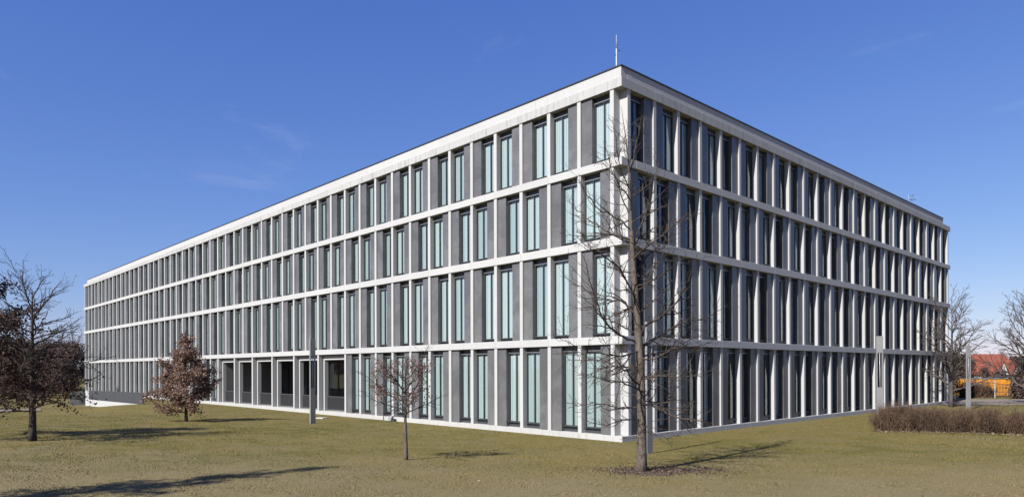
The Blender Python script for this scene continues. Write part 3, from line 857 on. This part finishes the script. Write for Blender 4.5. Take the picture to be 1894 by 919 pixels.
# dry leaves blown along the hedge foot and over the lawn
n = 900
u_ = rng.random(n); P_ = h1[None, :2]+(h4-h1)[None, :2]*u_[:, None]-FW[None]*np.abs(rng.normal(0, 0.4, n))[:, None]
P_ = np.c_[P_, ground_z(P_[:, 0], P_[:, 1])+0.03]
n2 = 170; dd = 12*(45/12)**rng.random(n2); ss = rng.uniform(-0.8, 0.8, n2)
Q_ = np.stack([CX+FW[0]*dd+RT[0]*ss*dd, CY+FW[1]*dd+RT[1]*ss*dd], -1); Q_ = Q_[~((Q_[:, 0] < 0.3) & (Q_[:, 1] > -0.3))]
Q_ = np.c_[Q_, ground_z(Q_[:, 0], Q_[:, 1])+0.035]
stuff(obj('fallen_leaves', Geo().leaves(np.vstack([P_, Q_]), 0.085, 0.7).mesh('fallen_leaves', M['litter'])), 'pale dry leaves scattered over the lawn and hedge foot', 'leaves')

# ------------------------------------------------------------------ lamp steles
m, t, p_ = mat('stele_metal', (0.24, 0.235, 0.24), 0.5, 0.5, 0.35)
c = mixc(t, ramp(t, noise(t, 1.5, 4, 0.6, geopos(t)), [(0.35, 0.0), (0.75, 0.5)]), (0.26, 0.255, 0.255), (0.18, 0.175, 0.18)); t.links.new(c, p_.inputs['Base Color'])
M['stele'] = m
m, t, p_ = mat('lamp_rod', (0.30, 0.31, 0.32), 0.25, 0.5); M['rod'] = m
def stele(label, p, rz, H=4.53, wy=0.33, tx=0.085):
    T_ = thing('lamp_stele', label, 'lamp', tuple(p), rz, 'slotted lamp steles on the lawn')
    k = H/4.53
    a_, b_ = tx/2, wy/2
    obj('lower_shaft', Geo().bbox(-a_, a_, -b_, b_, -0.15, 1.93*k, 0.006).mesh('lower_shaft', M['stele']), T_)
    for s_ in (-1, 1):
        obj('side_bar', Geo().bbox(-a_, a_, s_*b_, s_*(b_-0.05), 1.932*k, 3.68*k, 0.004).mesh('side_bar', M['stele']), T_)
    obj('head', Geo().bbox(-a_, a_, -b_, b_, 3.682*k, H, 0.006).mesh('head', M['stele']), T_)
    obj('lamp_rod', Geo().tube([(0, 0, 1.92*k), (0, 0, 3.69*k)], [0.018, 0.018], 8).mesh('lamp_rod', M['rod'], True), T_)
    return T_
stele('grey slotted lamp stele standing before the loggia', on_ground(578, 783), math.radians(8))
s2 = on_ground(1200, 838)
stele('grey slotted lamp stele close behind the tall bare tree', s2, math.radians(0))
stele('grey slotted lamp stele rising behind the low hedge', on_ground(1627, 786), math.radians(-48))
stele('grey slotted lamp stele far away beside the right-hand bare trees', on_ground(1791, 757), math.radians(-35))

# ------------------------------------------------------------------ roof masts
def mast(label, p, H, sensors):
    T_ = thing('roof_mast', label, 'mast', tuple(p), 0, 'thin masts on the roof')
    obj('pole', Geo().tube([(0, 0, 0), (0, 0, H*0.72)], [0.024, 0.021], 8).tube([(0, 0, H*0.72), (0, 0, H)], [0.010, 0.008], 6).mesh('pole', M['alu_w'], True), T_)
    for (dx, dz, sz) in sensors:
        g = Geo().tube([(0, 0, dz), (dx*RT[0], dx*RT[1], dz)], [0.012, 0.012], 6)
        g.tube([(dx*RT[0], dx*RT[1], dz-sz), (dx*RT[0], dx*RT[1], dz-sz*.3), (dx*RT[0], dx*RT[1], dz+sz*.4), (dx*RT[0], dx*RT[1], dz+sz)], [0.02, sz*.55, sz*.5, 0.015], 8)
        obj('sensor', g.mesh('sensor', M['frame'], True), T_)
m, t, p_ = mat('white_metal', (0.42, 0.43, 0.44), 0.4, 0.5); M['alu_w'] = m
mast('white weather mast with small sensors above the near roof corner', (-0.75, 0.62, 14.86), 2.05, [(0.05, 1.68, 0.045), (0.13, 1.42, 0.05), (-0.02, 1.22, 0.04), (0.04, 1.52, 0.04)])
mast('short roof mast with sensors above the far right end', (-1.2, LEN_R-6.4, 14.86), 1.75, [(0.35, 1.7, 0.06), (0.28, 1.35, 0.06), (0.5, 1.4, 0.07)])
mast('thin antenna pole on the far left roof end, left of the pair', (-LEN_L+3.8, 2.4, 14.86), 1.9, [])
mast('thin antenna pole on the far left roof end, right of the pair', (-LEN_L+5.4, 2.6, 14.86), 1.7, [])

# ------------------------------------------------------------------ ramp wall, gate, paths, small things
A = at_depth(158, 57.6)[:2]; B = at_depth(266, 51.0)[:2]
ax = (B-A)/np.linalg.norm(B-A); ln = float(np.linalg.norm(B-A)); rz = math.atan2(ax[1], ax[0])
rw = thing('ramp_wall', 'white ramp wall topped by dark grey panels at the left end', 'wall', (A[0], A[1], 0), rz)
g = Geo(); g.add([(0.74, 0, -0.4), (ln, 0, -0.4), (ln, 0.28, -0.4), (0.74, 0.28, -0.4), (0.74, 0, 0.62), (ln, 0, 0.47), (ln, 0.28, 0.47), (0.74, 0.28, 0.62)], [(0, 3, 2, 1), (4, 5, 6, 7), (0, 1, 5, 4), (1, 2, 6, 5), (2, 3, 7, 6), (3, 0, 4, 7)])
obj('base_wall', g.mesh('base_wall', M['concrete']), rw)
obj('end_pier', Geo().bbox(0, 0.735, -0.01, 0.29, -0.4, 1.22, 0.01).mesh('end_pier', M['concrete']), rw)
m, t, p_ = mat('grey_panel', (0.040, 0.042, 0.046), 0.5, 0.4); M['panel'] = m
npan = 6; pl = (ln-0.75)/npan
for k in range(npan):
    u0_ = 0.75+k*pl; u1_ = u0_+pl-0.012
    zb = lambda u_: 0.63-0.15*u_/ln
    obj('panel', Geo().add([(u0_, -0.03, zb(u0_)), (u1_, -0.03, zb(u1_)), (u1_, 0.03, zb(u1_)), (u0_, 0.03, zb(u0_)), (u0_, -0.03, 1.34), (u1_, -0.03, 1.34), (u1_, 0.03, 1.34), (u0_, 0.03, 1.34)],
        [(0, 3, 2, 1), (4, 5, 6, 7), (0, 1, 5, 4), (1, 2, 6, 5), (2, 3, 7, 6), (3, 0, 4, 7)]).mesh('panel', M['panel']), rw)
ga = at_depth(130, 58.6)[:2]; gb = at_depth(156.5, 58.6)[:2]
ax2 = (gb-ga)/np.linalg.norm(gb-ga); gl2 = float(np.linalg.norm(gb-ga))
gt = thing('ramp_gate', 'dark grey gate left of the white ramp wall', 'gate', (ga[0], ga[1], 0), math.atan2(ax2[1], ax2[0]))
for k in range(3):
    obj('gate_panel', Geo().bbox(k*gl2/3+0.02, (k+1)*gl2/3-0.02, 0, 0.05, 0.0, 1.15, 0.005).mesh('gate_panel', M['panel']), gt)
for k in range(4):
    obj('post', Geo().bbox(k*gl2/3-0.018, k*gl2/3+0.018, -0.01, 0.06, -0.1, 1.28, 0.004).mesh('post', M['frame']), gt)

def strip(name, pts, mt, z):
    P_ = np.array(pts); n_ = len(P_)//2
    V = np.c_[P_, ground_z(P_[:, 0], P_[:, 1])+z]
    return structure(obj(name, Geo().add(V, [(2*k, 2*k+1, 2*k+3, 2*k+2) for k in range(n_-1)]).mesh(name, mt)))
pts = []
for px in range(-260, 90, 14):
    pts += [at_depth(px, 48.3+0.01*(px-80))[:2], at_depth(px, 51.6+0.01*(px-80))[:2]]
strip('path', pts, M['gravel'], 0.05)
pts = []
for px in range(1745, 2240, 16):
    pts += [at_depth(px, 55.5)[:2], at_depth(px, 66.0)[:2]]
strip('gravel_path', pts, M['gravel'], 0.02)
q_ = on_ground(594, 773.5)
slab = obj('paving_slab', Geo().bbox(-0.35, 0.35, -0.25, 0.25, -0.05, 0.06, 0.01).mesh('paving_slab', M['plinth']), None, tuple(q_), 0.3)
tag(slab, 'small pale paving slab in the grass behind the loggia lamp stele', 'slab')
q_ = on_ground(722, 779)
sp = thing('ground_spotlight', 'small dark grey floodlight box at the plinth behind the young tree', 'spotlight', tuple(q_), 0.0)
obj('housing', Geo().add([(-0.16, -0.12, 0.05), (0.16, -0.12, 0.05), (0.16, 0.12, 0.05), (-0.16, 0.12, 0.05), (-0.16, 0.0, 0.34), (0.16, 0.0, 0.34), (0.16, 0.12, 0.30), (-0.16, 0.12, 0.30)], [(0, 3, 2, 1), (4, 5, 6, 7), (0, 1, 5, 4), (1, 2, 6, 5), (2, 3, 7, 6), (3, 0, 4, 7)]).mesh('housing', M['stele']), sp)
for s_ in (-1, 1): obj('bracket', Geo().box(s_*0.18, s_*0.165, -0.03, 0.03, -0.05, 0.2).mesh('bracket', M['frame']), sp)
# litter bin by the far tree
q_ = on_ground(1766, 746)
bn = thing('litter_bin', 'black round litter bin at the foot of the far right tree', 'bin', tuple(q_))
th = np.linspace(0, 1, 6)
obj('body', Geo().tube([(0, 0, 0.12), (0, 0, 0.2), (0, 0, 0.55), (0, 0, 0.60)], [0.17, 0.22, 0.25, 0.23], 14).mesh('body', M['coping'], True), bn)
obj('post', Geo().tube([(0, 0.27, -0.1), (0, 0.27, 0.75)], [0.02, 0.02], 8).mesh('post', M['frame'], True), bn)

# ------------------------------------------------------------------ right background: orange container, clipped hedge, mesh gate, house, trees
m, t, p_ = mat('house_render', (0.33, 0.32, 0.30), 0.85, 0.2); M['render'] = m
DO = 70.0
o0 = at_depth(1797, DO+1.5); o1 = at_depth(1874, DO+1.5)
ax3 = (o1-o0)[:2]; ol_ = float(np.linalg.norm(ax3)); ax3 = ax3/ol_; rz3 = math.atan2(ax3[1], ax3[0])
m, t, p_ = mat('orange_paint', (0.80, 0.30, 0.012), 0.5, 0.4)
c = mixc(t, ramp(t, noise(t, 1.4, 4, 0.6, geopos(t)), [(0.4, 0.0), (0.7, 0.6)]), (0.50, 0.215, 0.02), (0.30, 0.115, 0.014)); t.links.new(c, p_.inputs['Base Color']); M['orange'] = m
ct = thing('site_container', 'bright orange container behind the clipped brown hedge at the right', 'container', (o0[0], o0[1], 0), rz3)
obj('body', Geo().bbox(0, ol_, 0, 2.2, 0.1, 1.84, 0.02).mesh('body', M['orange']), ct)
for k in range(22):
    u_ = 0.1+k*(ol_-0.2)/21
    obj('rib', Geo().box(u_-0.045, u_+0.045, -0.03, 0.0, 0.2, 1.78).mesh('rib', M['orange']), ct)
obj('roof_rail', Geo().bbox(-0.03, ol_+0.03, -0.05, 2.25, 1.842, 1.90, 0.01).mesh('roof_rail', M['alu']), ct)
hA, hB = at_depth(1784, DO-0.6), at_depth(1841, DO-0.6)
hedge('clipped_hedge', 'clipped brown hedge in front of the orange container', hA, hB, 0.9, 1.62, 1100, 7000, 81, 0.11, rmin=0.012)
hA, hB = at_depth(1766, DO+2), at_depth(1796, DO+2)
gA, gB = at_depth(1840, DO-0.8), at_depth(1873, DO-0.8)
ax4 = (gB-gA)[:2]; gl4 = float(np.linalg.norm(ax4)); rz4 = math.atan2(ax4[1], ax4[0])
mg = thing('mesh_gate', 'dark mesh gate between white posts before the orange container', 'gate', (gA[0], gA[1], 0), rz4)
for k in range(2): obj('post', Geo().bbox(k*gl4-0.04, k*gl4+0.04, -0.04, 0.04, -0.1, 1.8, 0.01).mesh('post', M['render']), mg)
for k in range(11): obj('bar', Geo().box(0.15+k*(gl4-0.3)/10-0.014, 0.15+k*(gl4-0.3)/10+0.014, -0.02, 0.02, 0.1, 1.35).mesh('bar', M['frame']), mg)
for z_ in (0.14, 0.55, 0.95, 1.33): obj('rail', Geo().box(0.08, gl4-0.08, -0.024, 0.0205, z_, z_+0.035).mesh('rail', M['frame']), mg)
wpx = [(1884, 700), (1892, 706)]
for k, (px, top) in enumerate(wpx):
    q_ = at_depth(px, DO-1.0)
    w_ = thing('fence_post', ['white gate pillar right of the orange container', 'shorter white gate pillar at the right edge'][k], 'post', tuple(q_), rz4)
    hh = CZ+(681-top)*DO/F
    obj('shaft', Geo().bbox(-0.06, 0.06, -0.06, 0.06, -0.1, hh-0.08, 0.01).mesh('shaft', M['alu_w']), w_)
    obj('cap', Geo().bbox(-0.09, 0.09, -0.09, 0.09, hh-0.078, hh, 0.02).mesh('cap', M['concrete']), w_)

# house with red tiled roof and white gabled dormers
m, t, p_ = mat('red_tiles', (0.33, 0.075, 0.04), 0.8, 0.2)
pos = geopos(t)
wv = N(t, 'ShaderNodeTexWave', Scale=2.0, Distortion=0.6); wv.bands_direction = 'Z'; t.links.new(pos, wv.inputs['Vector'])
c = mixc(t, ramp(t, noise(t, 0.9, 5, 0.7, pos), [(0.35, 0.0), (0.7, 0.8)]), (0.22, 0.062, 0.038), (0.11, 0.040, 0.030))
t.links.new(c, p_.inputs['Base Color']); bump(t, p_, wv.outputs['Fac'], 0.5, 0.06); M['tiles'] = m
DH = 165.0
hc = at_depth(1842, DH-4.5); hc[:2] += FW*4.5; hz = float(ground_z(hc[0], hc[1]))
hs_ = thing('house', 'distant house with red tiled roof and white gabled dormers', 'house', (hc[0], hc[1], hz), -AZ)
ridge = CZ+(681-655)*DH/F-hz; eav = CZ+(681-692)*DH/F-hz
hw = 6.6; hd = 4.5
obj('wall', Geo().bbox(-hw+0.3, hw-0.3, -hd+0.4, hd-0.4, -0.5, eav, 0.02).mesh('wall', M['render']), hs_)
rf = obj('roof', Geo().add([(-hw, -hd, eav-0.15), (hw, -hd, eav-0.15), (hw, hd, eav-0.15), (-hw, hd, eav-0.15), (-hw+1.6, 0, ridge), (hw-1.6, 0, ridge)], [(0, 1, 5, 4), (2, 3, 4, 5), (3, 2, 1, 0)], [(1, 2, 5), (3, 0, 4)]).mesh('roof', M['tiles']), hs_)
obj('chimney', Geo().bbox(-3.3, -2.6, 0.3, 0.9, ridge-1.0, ridge+0.35, 0.02).mesh('chimney', M['tiles']), rf)
for x_ in (1.8, 5.0):
    dz = eav-0.1; dh = (ridge-eav)*0.62
    dm = obj('dormer', Geo().add([(x_-1.1, -hd-0.1, dz), (x_+1.1, -hd-0.1, dz), (x_+1.1, -hd+2.5, dz), (x_-1.1, -hd+2.5, dz), (x_, -hd-0.1, dz+dh), (x_, -hd+2.6, dz+dh)], [(0, 1, 2, 3)], [(0, 1, 4), (2, 3, 5)]).mesh('dormer', M['render']), hs_)
    obj('dormer_roof', Geo().add([(x_-1.3, -hd-0.25, dz-0.1), (x_, -hd-0.25, dz+dh+0.12), (x_, -hd+3, dz+dh+0.12), (x_-1.3, -hd+3, dz-0.1), (x_+1.3, -hd-0.25, dz-0.1), (x_+1.3, -hd+3, dz-0.1)], [(0, 1, 2, 3), (1, 4, 5, 2)]).mesh('dormer_roof', M['tiles']), dm)
    obj('pane', Geo().box(x_-0.4, x_+0.4, -hd-0.14, -hd-0.105, dz+0.15, dz+0.9).mesh('pane', M['frame']), dm)
for x_ in (-5, -2.4, 0.2, 3.4):
    wn_ = obj('window', Geo().box(x_-0.55, x_+0.55, -hd+0.33, -hd+0.395, eav-1.9, eav-0.6).mesh('window', M['render']), hs_)
    obj('pane', Geo().box(x_-0.45, x_+0.45, -hd+0.30, -hd+0.328, eav-1.8, eav-0.7).mesh('pane', M['frame']), wn_)

bcfg = dict(lv=[(8, 0.12, 0.46, 42, 4, 0.15, 0.05), (6, 0.12, 0.5, 42, 3, 0.18, 0.04)], rmin=0.018, ref=2.5)
bl = ['olive brown leafy tree between building end and red roof', 'brown bushy tree left of the red roofed house', 'brown bushy tree before the red roof', 'brown bushy tree right of the red roofed house',
      'low brown shrub under the far right bare tree', 'low brown shrub beside the orange container', 'low brown shrub before the white pillars at the right edge']
for k, (px, d_, top, lm) in enumerate([(1768, 84, 650, 'evergreen'), (1790, 100, 664, 'wood_leaf'), (1822, 118, 680, 'wood_leaf'), (1888, 96, 664, 'wood_leaf'), (1776, 74, 692, 'wood_leaf'), (1846, 78, 690, 'wood_leaf'), (1886, 67, 706, 'wood_leaf')]):
    p = at_depth(px, d_); H_ = CZ+(681-top)*d_/F-p[2]
    tree('background_tree', bl[k], p, H_*0.85, 0.14, 18, 0.10, (lambda t_, H_=H_: H_*0.36*(1.1-0.5*t_)), lambda t_: 20+42*t_, bcfg, M['bark_dark'], M['twig'], 90+k,
         (M[lm], 2400, 0.26, 0.25, lambda q_: True), group='trees round the distant house', split=False)
# far wood on the horizon
g = Geo(); r = np.random.default_rng(99)
n = 26000
aa = r.uniform(-1.35, 1.0, n); dd = r.uniform(420, 520, n)
hx = CX+np.sin(AZ+aa)*dd; hy = CY+np.cos(AZ+aa)*dd
hh = (5+3.5*np.sin(aa*31)*np.sin(aa*17+2)+2*np.sin(aa*83))*r.random(n)**0.7
P_ = np.stack([hx, hy, ground_z(hx, hy)+np.maximum(hh, 0)+0.5], -1)
stuff(obj('far_wood', Geo().leaves(P_, 3.4, 0.0, 0.7).mesh('far_wood', M['wood_leaf'])), 'low brown far-off wood along the horizon', 'wood')
